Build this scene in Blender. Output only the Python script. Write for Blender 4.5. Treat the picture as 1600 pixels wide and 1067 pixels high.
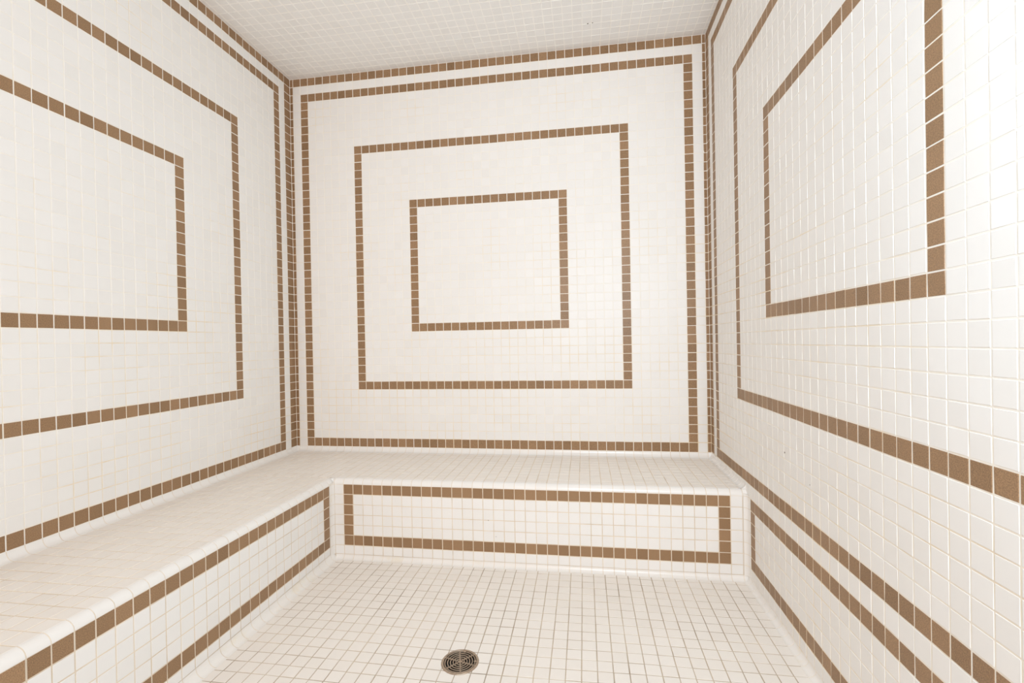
import bpy, math, random
from mathutils import Matrix, Vector

for o in list(bpy.data.objects):
    bpy.data.objects.remove(o, do_unlink=True)
random.seed(11)
SC = bpy.context.scene
COL = SC.collection

# ------------------------------------------------------------------ units
# All layout numbers are in tiles: X along the back wall, D = distance from the
# back wall, Z = height above the bottom of the back wall's outer brown frame.
T = 0.05                      # one tile with its joint, metres
ZF = -8.65                    # lowest floor level (at the drain)


def W(X, D, Z):
    return Vector((X * T, -D * T, (Z - ZF) * T))


# ------------------------------------------------------------------ camera
F_PX, CX, CY = 732.046, 801.769, 539.427
YAW, PITCH, ROLL = 0.1501, -0.0065, -0.0180
cam_data = bpy.data.cameras.new('camera')
cam = bpy.data.objects.new('camera', cam_data)
COL.objects.link(cam)
cam_data.sensor_fit = 'HORIZONTAL'
cam_data.sensor_width = 36.0
cam_data.lens = F_PX / 1600.0 * 36.0
cam_data.shift_x = -(CX - 800.0) / 1600.0
cam_data.shift_y = (CY - 533.5) / 1600.0
cam_data.clip_start = 0.01
base = Matrix(((1, 0, 0), (0, 0, -1), (0, 1, 0)))
R = Matrix.Rotation(YAW, 3, 'Z') @ base @ Matrix.Rotation(PITCH, 3, 'X') @ Matrix.Rotation(ROLL, 3, 'Z')
M = R.to_4x4()
M.translation = W(34.645, 54.394, 12.505)
cam.matrix_world = M
SC.camera = cam

# ------------------------------------------------------------------ look, world, lights
vs = SC.view_settings
vs.view_transform = 'Standard'
vs.look = 'None'
vs.gamma = 1.0
vs.use_curve_mapping = False
vs.exposure = 0.025
SC.cycles.max_bounces = 16
SC.cycles.diffuse_bounces = 12
SC.cycles.sample_clamp_indirect = 8.0

world = bpy.data.worlds.new('world')
SC.world = world
world.use_nodes = True
world.node_tree.nodes['Background'].inputs[0].default_value = (1.0, 0.93, 0.85, 1)
world.node_tree.nodes['Background'].inputs[1].default_value = 0.02


def area(name, loc, target, size, size_y, power, color):
    d = bpy.data.lights.new(name, 'AREA')
    d.shape = 'RECTANGLE'
    d.size, d.size_y = size, size_y
    d.energy = power
    d.color = color
    o = bpy.data.objects.new(name, d)
    COL.objects.link(o)
    o.location = loc
    o.rotation_euler = (target - loc).to_track_quat('-Z', 'Y').to_euler()
    return o


# warm fill added in the unseen outer room, reaching in through the open front
area('outer_room_fill', W(26, 92, 24), W(26, 0, 20), 1.9, 1.5, 27.0, (1.0, 0.62, 0.40))
# cool flash-like fill, added unseen above and behind the camera
area('flash_fill', W(39.5, 57.5, 23), W(28, 0, 18), 0.8, 0.6, 36.0, (0.695, 0.87, 1.0))


# ------------------------------------------------------------------ materials
def new_mat(name):
    m = bpy.data.materials.new(name)
    m.use_nodes = True
    nt = m.node_tree
    return m, nt, nt.nodes['Principled BSDF']


def tile_mat(name, lo, hi, rough, speck=None, speck_scale=900.0, spec=0.45):
    """Glazed tile: each tile has its own shade between lo and hi."""
    m, nt, b = new_mat(name)
    at = nt.nodes.new('ShaderNodeAttribute')
    at.attribute_name = 'tile_shade'
    mix = nt.nodes.new('ShaderNodeMix')
    mix.data_type = 'RGBA'
    mix.inputs[6].default_value = (*lo, 1)
    mix.inputs[7].default_value = (*hi, 1)
    nt.links.new(at.outputs['Fac'], mix.inputs[0])
    out = mix.outputs[2]
    tc = nt.nodes.new('ShaderNodeTexCoord')
    if speck:
        no = nt.nodes.new('ShaderNodeTexNoise')
        no.inputs['Scale'].default_value = speck_scale
        no.inputs['Detail'].default_value = 3.0
        nt.links.new(tc.outputs['Object'], no.inputs['Vector'])
        ramp = nt.nodes.new('ShaderNodeValToRGB')
        ramp.color_ramp.elements[0].position = 0.35
        ramp.color_ramp.elements[0].color = (0.80, 0.80, 0.80, 1)
        ramp.color_ramp.elements[1].position = 0.68
        ramp.color_ramp.elements[1].color = (*speck, 1)
        nt.links.new(no.outputs['Fac'], ramp.inputs[0])
        mul = nt.nodes.new('ShaderNodeMix')
        mul.data_type = 'RGBA'
        mul.blend_type = 'MULTIPLY'
        mul.inputs[0].default_value = 1.0
        nt.links.new(out, mul.inputs[6])
        nt.links.new(ramp.outputs[0], mul.inputs[7])
        out = mul.outputs[2]
    nt.links.new(out, b.inputs['Base Color'])
    b.inputs['Roughness'].default_value = rough
    b.inputs['Specular IOR Level'].default_value = spec
    return m


def grout_mat(name, clean, stain, lo, hi, scale=3.0, rise=None):
    """Cement joint with patches of yellowed staining."""
    m, nt, b = new_mat(name)
    tc = nt.nodes.new('ShaderNodeTexCoord')
    no = nt.nodes.new('ShaderNodeTexNoise')
    no.inputs['Scale'].default_value = scale
    no.inputs['Detail'].default_value = 6.0
    no.inputs['Roughness'].default_value = 0.65
    nt.links.new(tc.outputs['Object'], no.inputs['Vector'])
    ramp = nt.nodes.new('ShaderNodeValToRGB')
    ramp.color_ramp.elements[0].position = lo
    ramp.color_ramp.elements[0].color = (*clean, 1)
    ramp.color_ramp.elements[1].position = hi
    ramp.color_ramp.elements[1].color = (*stain, 1)
    fac = no.outputs['Fac']
    if rise:                       # mineral staining is denser low on the wall
        sep = nt.nodes.new('ShaderNodeSeparateXYZ')
        nt.links.new(tc.outputs['Object'], sep.inputs[0])
        mr = nt.nodes.new('ShaderNodeMapRange')
        mr.inputs[1].default_value, mr.inputs[2].default_value = 0.3, 2.1
        mr.inputs[3].default_value, mr.inputs[4].default_value = rise, -rise * 0.7
        nt.links.new(sep.outputs[2], mr.inputs[0])
        add = nt.nodes.new('ShaderNodeMath')
        add.operation = 'ADD'
        nt.links.new(fac, add.inputs[0])
        nt.links.new(mr.outputs[0], add.inputs[1])
        fac = add.outputs[0]
    nt.links.new(fac, ramp.inputs[0])
    nt.links.new(ramp.outputs[0], b.inputs['Base Color'])
    b.inputs['Roughness'].default_value = 0.85
    b.inputs['Specular IOR Level'].default_value = 0.2
    return m


def metal_mat(name, col, rough, metallic=1.0):
    m, nt, b = new_mat(name)
    tc = nt.nodes.new('ShaderNodeTexCoord')
    no = nt.nodes.new('ShaderNodeTexNoise')
    no.inputs['Scale'].default_value = 120.0
    no.inputs['Detail'].default_value = 5.0
    nt.links.new(tc.outputs['Object'], no.inputs['Vector'])
    ramp = nt.nodes.new('ShaderNodeValToRGB')
    ramp.color_ramp.elements[0].color = (*[c * 0.6 for c in col], 1)
    ramp.color_ramp.elements[1].color = (*[min(1, c * 1.25) for c in col], 1)
    nt.links.new(no.outputs['Fac'], ramp.inputs[0])
    nt.links.new(ramp.outputs[0], b.inputs['Base Color'])
    b.inputs['Roughness'].default_value = rough
    b.inputs['Metallic'].default_value = metallic
    return m


WHITE = tile_mat('white_glazed_tile', (0.835, 0.822, 0.798), (0.865, 0.855, 0.838), 0.42, spec=0.32)
BROWN = tile_mat('brown_speckled_tile', (0.25, 0.154, 0.085), (0.345, 0.216, 0.124), 0.40, speck=(1.32, 1.28, 1.18), speck_scale=420.0, spec=0.3)
FLOORT = tile_mat('floor_tile', (0.835, 0.79, 0.735), (0.87, 0.83, 0.78), 0.45, spec=0.35)
CEILT = tile_mat('ceiling_tile', (0.84, 0.83, 0.81), (0.87, 0.862, 0.845), 0.40)
TRIM = tile_mat('white_trim_tile', (0.84, 0.82, 0.79), (0.87, 0.855, 0.83), 0.22, spec=0.5)
TRIM_WORN = grout_mat('stained_trim_tile', (0.85, 0.825, 0.79), (0.80, 0.70, 0.52), 0.56, 0.85, 7.0)
for _n in TRIM_WORN.node_tree.nodes:
    if _n.type == 'BSDF_PRINCIPLED':
        _n.inputs['Roughness'].default_value = 0.25
        _n.inputs['Specular IOR Level'].default_value = 0.5
GROUT_WALL = grout_mat('wall_grout', (0.88, 0.85, 0.79), (0.80, 0.67, 0.47), 0.48, 0.78, 3.5, rise=0.10)
GROUT_LOW = grout_mat('bench_grout', (0.79, 0.70, 0.58), (0.60, 0.50, 0.38), 0.44, 0.74, 5.0)
GROUT_FLOOR = grout_mat('floor_grout', (0.62, 0.53, 0.42), (0.36, 0.29, 0.22), 0.38, 0.68, 4.0)
GROUT_CEIL = grout_mat('ceiling_grout', (0.95, 0.93, 0.89), (0.88, 0.80, 0.68), 0.55, 0.85)
DARK = metal_mat('dark_speck', (0.12, 0.09, 0.07), 0.8, 0.0)
BRONZE = metal_mat('aged_bronze', (0.50, 0.40, 0.31), 0.36, 0.85)
WELL = metal_mat('drain_shaft', (0.03, 0.025, 0.02), 0.8, 0.0)
PAINT = metal_mat('white_paint', (0.72, 0.70, 0.66), 0.8, 0.0)


# ------------------------------------------------------------------ mesh building
class MB:
    def __init__(self, mats):
        self.v, self.f, self.mi, self.sh, self.sm = [], [], [], [], []
        self.mats = mats

    def face(self, pts, mi, shade=0.5, smooth=False):
        n = len(self.v)
        self.v += [tuple(p) for p in pts]
        self.f.append(tuple(range(n, n + len(pts))))
        self.mi.append(mi)
        self.sh.append(shade)
        self.sm.append(smooth)

    def mesh(self, verts, faces, mi, shade=0.5, smooth=False):
        n = len(self.v)
        self.v += [tuple(p) for p in verts]
        for f in faces:
            self.f.append(tuple(n + i for i in f))
            self.mi.append(mi)
            self.sh.append(shade)
            self.sm.append(smooth)

    def build(self, name, parent=None, origin=None, kind=None, label=None, cat=None):
        me = bpy.data.meshes.new(name)
        org = origin if origin is not None else Vector((0, 0, 0))
        me.from_pydata([tuple(Vector(p) - org) for p in self.v], [], self.f)
        for m in self.mats:
            me.materials.append(m)
        me.polygons.foreach_set('material_index', self.mi)
        me.polygons.foreach_set('use_smooth', self.sm)
        a = me.attributes.new('tile_shade', 'FLOAT', 'FACE')
        a.data.foreach_set('value', self.sh)
        me.update()
        o = bpy.data.objects.new(name, me)
        COL.objects.link(o)
        if parent is not None:
            o.parent = parent
            o.location = org - parent.location
        else:
            o.location = org
        if kind:
            o['kind'] = kind
        if label:
            o['label'] = label
        if cat:
            o['category'] = cat
        return o


GAP = 0.064       # joint width, tiles
HT = 0.016        # tile face above the joint, tiles
CH = 0.016        # softened edge of a tile, tiles
GRM = 2           # material slots: 0 white, 1 brown, 2 grout


def panel(mb, P, N, ue, ve, cls, jit=0.008, warp=None, hole=None, gap=GAP):
    """Tile a plane. P(u, v) -> world point at joint level; N = unit normal to
    the room; ue, ve = cell edges in tiles; cls(i, j, u, v) -> slot or None."""
    du = P(1, 0) - P(0, 0)
    dv = P(0, 1) - P(0, 0)
    flip = du.cross(dv).dot(N) < 0

    def pt(u, v, h):
        p = P(u, v) + N * (h * T)
        if warp:
            p = p + N * (warp(u, v) * T)
        return p

    def q(pts, mi, sh):
        mb.face(pts[::-1] if flip else pts, mi, sh)

    for i in range(len(ue) - 1):
        for j in range(len(ve) - 1):
            u0, u1, v0, v1 = ue[i], ue[i + 1], ve[j], ve[j + 1]
            c = cls(i, j, (u0 + u1) / 2, (v0 + v1) / 2)
            if c is None:
                continue
            holed = hole is not None and hole((u0 + u1) / 2, (v0 + v1) / 2, 1.1)
            if not holed:
                q([pt(u0, v0, 0), pt(u1, v0, 0), pt(u1, v1, 0), pt(u0, v1, 0)], GRM, 0.5)
            a = gap / 2
            ja, jb = random.uniform(-jit, jit), random.uniform(-jit, jit)
            sh = min(1, max(0, random.gauss(0.5, 0.2)))
            tu, tv = random.gauss(0, 0.0035), random.gauss(0, 0.0035)
            U0, U1, V0, V1 = u0 + a + ja, u1 - a + ja, v0 + a + jb, v1 - a + jb
            if U1 - U0 < 0.05 or V1 - V0 < 0.05:
                continue
            if holed:
                S = 20
                for s in range(S):
                    for t in range(S):
                        a0, a1 = u0 + (u1 - u0) * s / S, u0 + (u1 - u0) * (s + 1) / S
                        b0, b1 = v0 + (v1 - v0) * t / S, v0 + (v1 - v0) * (t + 1) / S
                        if hole((a0 + a1) / 2, (b0 + b1) / 2, 0):
                            continue
                        q([pt(a0, b0, 0), pt(a1, b0, 0), pt(a1, b1, 0), pt(a0, b1, 0)], GRM, 0.5)
                        a0, a1 = U0 + (U1 - U0) * s / S, U0 + (U1 - U0) * (s + 1) / S
                        b0, b1 = V0 + (V1 - V0) * t / S, V0 + (V1 - V0) * (t + 1) / S
                        q([pt(a0, b0, HT), pt(a1, b0, HT), pt(a1, b1, HT), pt(a0, b1, HT)], c, sh)
                continue
            hh = [HT + tu * x + tv * y for x, y in ((-1, -1), (1, -1), (1, 1), (-1, 1))]
            top = [pt(U0 + CH, V0 + CH, hh[0]), pt(U1 - CH, V0 + CH, hh[1]), pt(U1 - CH, V1 - CH, hh[2]), pt(U0 + CH, V1 - CH, hh[3])]
            bot = [pt(U0, V0, -0.004), pt(U1, V0, -0.004), pt(U1, V1, -0.004), pt(U0, V1, -0.004)]
            q(top, c, sh)
            for k in range(4):
                l = (k + 1) % 4
                q([bot[k], bot[l], top[l], top[k]], c, sh)


def strip(mb, A, S, joints, mat=0, gmat=GRM, closed_ends=False):
    """Trim tiles. A = list of (point, outward normal) of the section in world
    space at s = 0; S = unit vector of the run; joints in tiles."""
    n = len(A)
    a = GAP / 2

    def put(s0, s1, h, mi, sh):
        vs = [p + N * (h * T) + S * (s0 * T) for p, N in A] + [p + N * (h * T) + S * (s1 * T) for p, N in A]
        fs = []
        for k in range(n - 1):
            f = (k, k + 1, n + k + 1, n + k)
            nrm = (vs[k + 1] - vs[k]).cross(vs[n + k] - vs[k])
            fs.append(f if nrm.dot(A[k][1]) > 0 else f[::-1])
        mb.mesh(vs, fs, mi, sh, smooth=True)
        if h > 0:
            for s in (s0, s1):
                vs = [p + N * (h * T) + S * (s * T) for p, N in A] + [p + S * (s * T) for p, N in A]
                mb.mesh(vs, [(k, k + 1, n + k + 1, n + k) for k in range(n - 1)], mi, sh)
            for p, N in (A[0], A[-1]):
                a0, a1 = p + S * (s0 * T), p + S * (s1 * T)
                mb.face([a0, a1, a1 + N * (h * T), a0 + N * (h * T)], mi, sh)

    put(joints[0], joints[-1], 0.0, gmat, 0.5)
    for s0, s1 in zip(joints[:-1], joints[1:]):
        if mat is not None and s1 - s0 > 0.1:
            put(s0 + a * 0.8, s1 - a * 0.8, HT, mat, min(1, max(0, random.gauss(0.5, 0.2))))
    if closed_ends is not False:
        s1 = joints[-1] - a * 0.8
        pts = [p + N * (HT * T) + S * (s1 * T) for p, N in A]
        for k in range(n - 1):
            mb.face([pts[k], pts[k + 1], closed_ends + S * (s1 * T)], mat)


def arc(center, e1, e2, r1, r2, concave, n=10):
    """Quarter ellipse from center + e1*r1 to center + e2*r2 (tiles)."""
    out = []
    for k in range(n + 1):
        t = math.pi / 2 * k / n
        p = center + e1 * (r1 * T * math.cos(t)) + e2 * (r2 * T * math.sin(t))
        nn = (e1 * (math.cos(t) / r1) + e2 * (math.sin(t) / r2)).normalized()
        out.append((p, -nn if concave else nn))
    return out


def rng(a, b):
    """Cell edges a, then every whole step, up to b."""
    e = [a]
    while e[-1] + 1 < b - 0.02:
        e.append(e[-1] + 1)
    e.append(b)
    return e


ex, ed, ez = Vector((1, 0, 0)), Vector((0, -1, 0)), Vector((0, 0, 1))

XL, XR = -1.443, 48.405       # left and right wall
DL, DR_ = 2.19, 2.146         # where the side walls' outer frames start
DEND = 50.3                   # open front of the steam room
ZC = 46.0                     # ceiling
ZS = -0.65                    # seat level
RB = 11.45                    # riser of the back bench (D)
RX = 9.92                     # riser of the left bench (X)
ZB = -1.15                    # top of the risers' brown frames


def ring(i, j, i0, j0, w, h):
    """On the one-tile-wide frame whose lower left tile is (i0, j0)?"""
    if not (i0 <= i < i0 + w and j0 <= j < j0 + h):
        return False
    return i in (i0, i0 + w - 1) or j in (j0, j0 + h - 1)


def wall_pattern(i, j, w):
    """Nested frames of a wall, in tiles from the outer frame's corner."""
    return ring(i, j, 0, 0, w, 44) or ring(i, j, 7, 7, w - 14, 30) or ring(i, j, 14, 14, w - 28, 16)


SLOTS = [WHITE, BROWN, GROUT_WALL]

# ------------------------------------------------------------------ back wall
mb = MB(SLOTS + [DARK])
ue = [XL] + list(range(-1, 49)) + [XR]
ve = [-9.0, -0.08] + list(range(1, 47))


def cls(i, j, u, v):
    if v < -0.2:
        return None
    a, b = math.floor(u), max(0, math.floor(v))
    if u < -1 or u > 48 or b == 45:
        return 1
    return 1 if wall_pattern(a, b, 47) else 0


panel(mb, lambda u, v: W(u, 0, v), ed, ue, ve, cls)
mb.face([W(XL, 0, -9), W(XR, 0, -9), W(XR, 0, -0.08), W(XL, 0, -0.08)], 2)
strip(mb, arc(W(XL + 0.10, 0.10, 0), -ex, -ed, 0.10, 0.10, True, 4), ez, [-0.1, ZC], mat=None)
strip(mb, arc(W(XR - 0.10, 0.10, 0), ex, -ed, 0.10, 0.10, True, 4), ez, [-0.1, ZC], mat=None)
strip(mb, arc(W(0, 0.06, ZC - 0.06), -ed, ez, 0.06, 0.06, True, 4), ex, [XL, XR], mat=None)
mb.build('wall_back', kind='structure', label='white tiled back wall with three nested brown tile frames', cat='wall')


# ------------------------------------------------------------------ side walls
def speck(mb, c, n, r, mi):
    """A small dark chip lying on a surface."""
    t1 = n.orthogonal().normalized()
    t2 = n.cross(t1)
    pts = []
    for k in range(9):
        a = 2 * math.pi * k / 9
        pts.append(c + t1 * (r * math.cos(a) * random.uniform(0.7, 1.1)) + t2 * (r * math.sin(a) * random.uniform(0.8, 1.3)))
    top = c + n * (r * 0.5)
    for k in range(9):
        mb.face([pts[k], pts[(k + 1) % 9], top], mi)


def side_wall(name, X, N, d0, low, label):
    mb = MB(SLOTS + [DARK])
    ue = [0.0, d0 - 1] + [d0 + k for k in range(0, 48)] + [DEND]
    if low:
        ve = [-8.05, -7.15, -6.15, -5.15, -4.15, -3.15, -2.15, -1.15] + list(range(0, 47))
    else:
        ve = [-0.08] + list(range(1, 47))

    def cls(i, j, u, v):
        k = math.floor(u - d0 + 1e-6)
        if v < 0 and low:
            if u < RB:
                return None if v < ZB else 0
            r = math.floor(v - (-7.15) + 1e-6)
            if v > ZB or r < 0:
                return 0
            return 1 if ring(k, r, 10, 0, 36, 6) else 0
        b = max(0, math.floor(v))
        if u < d0 - 1 or u > d0 + 47 or b == 45:
            return 1
        return 1 if wall_pattern(k, b, 46) else 0

    panel(mb, lambda u, v: W(X, u, v), N, ue, ve, cls)
    s = 1 if N.x < 0 else -1
    mb.face([W(X + s * 0.02, 0, -9), W(X + s * 0.02, DEND, -9), W(X + s * 0.02, DEND, 46), W(X + s * 0.02, 0, 46)], 2)
    strip(mb, arc(W(X + N.x * 0.06, 0, ZC - 0.06), -N, ez, 0.06, 0.06, True, 4), ed, [0, DEND], mat=None)
    if low:
        speck(mb, W(X, 19.24, 4.46) + N * (HT * T), N, 0.0035, 3)
        speck(mb, W(X, 22.9, 3.3) + N * (HT * T), N, 0.002, 3)
    mb.build(name, kind='structure', label=label, cat='wall')


side_wall('wall_left', XL, ex, DL, False, 'white tiled wall with nested brown frames above the long bench arm')
side_wall('wall_right', XR, -ex, DR_, True, 'white tiled wall with nested brown frames reaching down to the floor')

# ------------------------------------------------------------------ ceiling
mb = MB([CEILT, BROWN, GROUT_CEIL, DARK])
panel(mb, lambda u, v: W(u, v, ZC), -ez, [XL] + list(range(-1, 49)) + [XR], rng(0, DEND), lambda i, j, u, v: 0, gap=0.085)
speck(mb, W(35.6, 4.0, ZC) - ez * (HT * T), -ez, 0.004, 3)
speck(mb, W(36.1, 4.05, ZC) - ez * (HT * T), -ez, 0.0035, 3)
mb.build('ceiling', kind='structure', label='white tiled ceiling over the steam room', cat='ceiling')

# ------------------------------------------------------------------ floor
DX, DD, DZ = 26.17, 24.40, -8.63   # drain
ZE = -8.46                          # floor level along the walls


def floor_h(u, v):
    r = max(0.0, math.hypot(u - DX, v - DD) - 1.3)
    t = min(1.0, r / 11.0)
    return DZ + (ZE - DZ) * t


mb = MB([FLOORT, BROWN, GROUT_FLOOR])
ue = [RX + 0.565] + [11.15 + k for k in range(0, 37)] + [XR - 0.415]
ve = [RB + 0.415] + [12.35 + k for k in range(0, 38)] + [DEND]
panel(mb, lambda u, v: W(u, v, 0), ez, ue, ve, lambda i, j, u, v: 0, warp=floor_h,
      gap=0.058, hole=lambda u, v, m: math.hypot(u - DX, v - DD) < 1.2 + m)
mb.build('floor', kind='structure', label='off-white tiled floor with grey-brown joints around the drain', cat='floor')

# ------------------------------------------------------------------ bench
bench = bpy.data.objects.new('bench', None)
COL.objects.link(bench)
bench.location = W(XL, 0, ZF)
bench['label'] = 'built-in L-shaped white tiled bench with brown framed risers and rounded edges'
bench['category'] = 'bench'
BS = [WHITE, BROWN, GROUT_LOW]

# seat
mb = MB([FLOORT, BROWN, GROUT_LOW])
rs, rc = 0.5, 0.55
ueA = [XL + rc] + list(range(0, 48)) + [XR - rc]
veA = [rc] + [RB - rs - k for k in range(10, -1, -1)]
panel(mb, lambda u, v: W(u, v, ZS - HT), ez, ueA, veA, lambda i, j, u, v: 0)
ueB = [XL + rc] + [RX - rs - k for k in range(9, -1, -1)]
veB = [RB - rs, 11.19] + [12.19 + k for k in range(0, 39)]
veB = [v for v in veB if v < DEND - 0.2] + [DEND]
panel(mb, lambda u, v: W(u, v, ZS - HT), ez, ueB, veB, lambda i, j, u, v: 0)
mb.build('seat', parent=bench, origin=W(XL, 0, ZS))

# risers
rows = [-8.03, -7.15, -6.15, -5.15, -4.15, -3.15, -2.15, -1.15]
mb = MB(BS + [DARK])
ue = [10.05] + list(range(11, 49))
panel(mb, lambda u, v: W(u, RB - HT, v), ed, ue, rows,
      lambda i, j, u, v: 1 if ring(math.floor(u), j, 11, 1, 36, 6) else 0)
mb.face([W(RX, RB - 0.03, -9), W(XR, RB - 0.03, -9), W(XR, RB - 0.03, -1.1), W(RX, RB - 0.03, -1.1)], 2)
speck(mb, W(25.5, RB, -4.16), ed, 0.002, 3)
speck(mb, W(26.2, RB, -5.65), ed, 0.0015, 3)
mb.build('riser', parent=bench, origin=W(RX, RB, -9))
mb = MB(BS)
rowsL = [-7.85] + rows[1:]
ue = [12.18 + k for k in range(0, 39)]
ue = [v for v in ue if v < DEND - 0.2] + [DEND]
panel(mb, lambda u, v: W(RX - HT, u, v), ex, ue, rowsL,
      lambda i, j, u, v: 1 if ring(math.floor(u - 12.18 + 1e-6), j, 0, 1, 36, 6) else 0)
mb.face([W(RX - 0.03, RB, -9), W(RX - 0.03, DEND, -9), W(RX - 0.03, DEND, -1.1), W(RX - 0.03, RB, -1.1)], 2)
mb.build('riser', parent=bench, origin=W(RX, RB, -9))

# rounded front edges
mb = MB([TRIM, BROWN, GROUT_LOW])
c = W(0, RB - HT - rs, ZB)
strip(mb, arc(c, ed, ez, rs, ZS - HT - ZB, False), ex, [RX, 10.05] + list(range(11, 49)) + [XR])
c = W(RX - HT - rs, 0, ZB)
js = [RB] + [12.18 + k for k in range(0, 39)]
strip(mb, arc(c, ex, ez, rs, ZS - HT - ZB, False), ed, [v for v in js if v < DEND - 0.2] + [DEND])
# inside corner of the edge: the section turned about the corner
vs_, fs_ = [], []
NA, NB = 10, 10
for k in range(NA + 1):
    th = math.pi / 2 * k / NA
    for l in range(NB + 1):
        t = math.pi / 2 * l / NB
        rho = rs * (1 - math.cos(t))
        vs_.append(W(RX - rho * math.cos(th), RB - rho * math.sin(th), ZB + (ZS - ZB) * math.sin(t)))
for k in range(NA):
    for l in range(NB):
        fs_.append((k * (NB + 1) + l, (k + 1) * (NB + 1) + l, (k + 1) * (NB + 1) + l + 1, k * (NB + 1) + l + 1))
mb.mesh(vs_, fs_, 0, 0.5, True)
mb.build('edge_trim', parent=bench, origin=W(RX, RB, ZB))

# concave trim where the seat meets the walls
mb = MB([TRIM, BROWN, GROUT_LOW])
strip(mb, arc(W(0, rc, -0.08), -ed, -ez, rc, -ZS - 0.08 + HT, True), ex, [XL] + list(range(-1, 49)) + [XR])
js = [0.0] + [DL - 1 + k for k in range(0, 50)]
strip(mb, arc(W(XL + rc, 0, -0.08), -ex, -ez, rc, -ZS - 0.08 + HT, True), ed, [v for v in js if v < DEND - 0.2] + [DEND])
strip(mb, arc(W(XR - rc, 0, -0.08), ex, -ez, rc, -ZS - 0.08 + HT, True), ed, [0.0] + [DR_ - 1 + k for k in range(0, 10)] + [RB - 0.42],
      closed_ends=W(XR, 0, ZS))
mb.build('cove_trim', parent=bench, origin=W(XL, 0, ZS))

# ------------------------------------------------------------------ floor coves, upright corner coves
mb = MB([TRIM_WORN, BROWN, GROUT_LOW])
strip(mb, arc(W(0, RB + 0.45, -8.03), -ed, -ez, 0.45, 0.43, True), ex, [RX + 0.2] + list(range(11, 49)) + [XR])
mb.build('trim_1', kind='structure', label='white rounded skirting below the short riser', cat='trim')
mb = MB([TRIM_WORN, BROWN, GROUT_LOW])
js = [RB] + [12.18 + k for k in range(0, 39)]
strip(mb, arc(W(RX + 0.6, 0, -7.85), -ex, -ez, 0.6, 0.61, True), ed, [v for v in js if v < DEND - 0.2] + [DEND])
mb.build('trim_2', kind='structure', label='white rounded skirting below the long riser', cat='trim')
mb = MB([TRIM_WORN, BROWN, GROUT_LOW])
js = [RB] + [12.35 + k for k in range(0, 38)]
strip(mb, arc(W(XR - 0.45, 0, -8.05), ex, -ez, 0.45, 0.41, True), ed, [v for v in js if v < DEND - 0.2] + [DEND])
mb.build('trim_3', kind='structure', label='white rounded skirting below the wall without a bench', cat='trim')
mb = MB([TRIM_WORN, BROWN, GROUT_LOW])
strip(mb, arc(W(10.05, 12.15, 0), -ex, -ed, 0.13, 0.70, True), ez, rows + [-1.0])
mb.build('trim_4', kind='structure', label='white rounded upright strip where the two risers meet', cat='trim')
mb = MB([TRIM_WORN, BROWN, GROUT_LOW])
strip(mb, arc(Vector((48.04 * T, -11.95 * T, -ZF * T)), ex, -ed, 0.36, 0.5, True), ez, rows + [-0.95], closed_ends=Vector((XR * T, -RB * T, -ZF * T)))
mb.build('trim_5', kind='structure', label='white rounded upright strip between short riser and side wall', cat='trim')

# ------------------------------------------------------------------ floor drain
drain = bpy.data.objects.new('floor_drain', None)
COL.objects.link(drain)
DC = W(DX, DD, DZ)
drain.location = DC
drain['label'] = 'round bronze floor drain with slotted rings set in the floor tiles'
drain['category'] = 'drain'


def lathe(mb, prof, c, mi=0, n=64, a0=0.0, a1=2 * math.pi):
    vs, fs = [], []
    full = abs(a1 - a0 - 2 * math.pi) < 1e-6
    m = n if full else n + 1
    for k in range(m):
        a = a0 + (a1 - a0) * k / n
        for r, z in prof:
            vs.append(c + Vector((r * math.cos(a), r * math.sin(a), z)))
    L = len(prof)
    for k in range(n):
        for l in range(L - 1):
            k2 = (k + 1) % m
            fs.append((k * L + l, k2 * L + l, k2 * L + l + 1, k * L + l + 1))
    mb.mesh(vs, fs, mi, 0.5, False)


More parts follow.
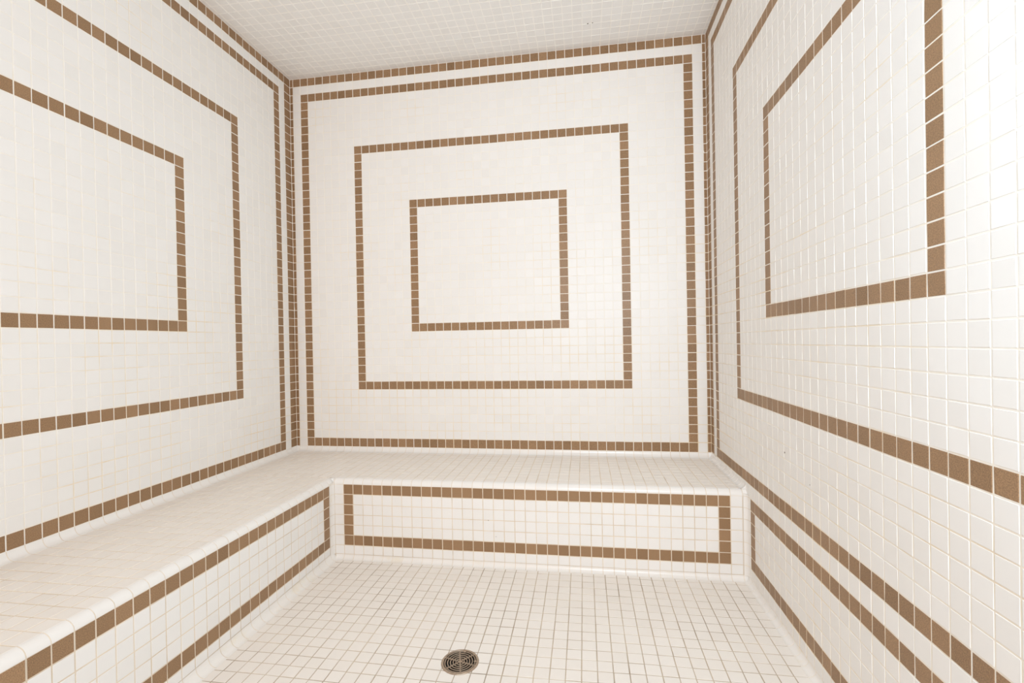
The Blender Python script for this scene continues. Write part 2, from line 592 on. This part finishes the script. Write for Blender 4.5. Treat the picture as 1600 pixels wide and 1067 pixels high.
mb = MB([BRONZE])
lathe(mb, [(1.085 * T, -0.004), (1.085 * T, 0.0022), (1.10 * T, 0.003), (1.21 * T, 0.003), (1.25 * T, 0.0012), (1.262 * T, -0.002)], DC)
mb.build('rim', parent=drain, origin=DC)
mb = MB([BRONZE])
for r in (0.28, 0.46, 0.64, 0.82, 1.0):
    w = 0.036
    lathe(mb, [((r - w) * T, 0.0002), ((r - w) * T, 0.0016), ((r - w * 0.4) * T, 0.0024), ((r + w * 0.4) * T, 0.0024), ((r + w) * T, 0.0016), ((r + w) * T, 0.0002)], DC)
lathe(mb, [(0.0, 0.0026), (0.07 * T, 0.0024), (0.10 * T, 0.0014), (0.10 * T, -0.003)], DC, n=32)
for k in range(6):
    a = -1.29 + k * math.pi / 3
    e, p = Vector((math.cos(a), math.sin(a), 0)), Vector((-math.sin(a), math.cos(a), 0))
    w = 0.045 * T
    r0, r1 = 0.04 * T, 1.09 * T
    vs8 = [DC + e * r + p * s + Vector((0, 0, z)) for r in (r0, r1) for s in (-w, w) for z in (0.0002, 0.0024)]
    mb.mesh(vs8, [(0, 1, 3, 2), (4, 6, 7, 5), (1, 5, 7, 3), (0, 2, 6, 4), (0, 4, 5, 1), (2, 3, 7, 6)], 0)
mb.build('grate', parent=drain, origin=DC)
mb = MB([WELL])
lathe(mb, [(1.2 * T, 0.0005), (1.2 * T, -0.012), (0.8 * T, -0.03), (0.8 * T, -0.06), (0.0, -0.06)], DC)
mb.build('shaft', parent=drain, origin=DC)
for a, r in ((1.5, 1.0), (0.15, 1.0)):
    mb = MB([BRONZE])
    sc = DC + Vector((r * T * math.cos(a), r * T * math.sin(a), 0.0024))
    lathe(mb, [(0.0, 0.0018), (0.05 * T, 0.0016), (0.09 * T, 0.0)], sc, n=20)
    mb.build('screw', parent=drain, origin=sc)

# ------------------------------------------------------------------ outer room (behind the photographer)
mb = MB([PAINT])
x0, x1, d1, zc = -14.0, 66.0, 96.0, 48.0
mb.face([W(x0, DEND, -8.5), W(x1, DEND, -8.5), W(x1, d1, -8.5), W(x0, d1, -8.5)], 0)
mb.build('floor_outer', kind='structure')
mb = MB([PAINT])
mb.face([W(x0, DEND, zc), W(x1, DEND, zc), W(x1, d1, zc), W(x0, d1, zc)], 0)
mb.build('ceiling_outer', kind='structure')
mb = MB([PAINT])
mb.face([W(x0, d1, -8.5), W(x1, d1, -8.5), W(x1, d1, zc), W(x0, d1, zc)], 0)
mb.build('wall_front', kind='structure')
for nm, x in (('wall_outer_left', x0), ('wall_outer_right', x1)):
    mb = MB([PAINT])
    mb.face([W(x, DEND, -8.5), W(x, d1, -8.5), W(x, d1, zc), W(x, DEND, zc)], 0)
    mb.build(nm, kind='structure')
for nm, xa, xb in (('wall_front_left', x0, XL), ('wall_front_right', XR, x1)):
    mb = MB([PAINT])
    mb.face([W(xa, DEND, -8.5), W(xb, DEND, -8.5), W(xb, DEND, zc), W(xa, DEND, zc)], 0)
    mb.build(nm, kind='structure')
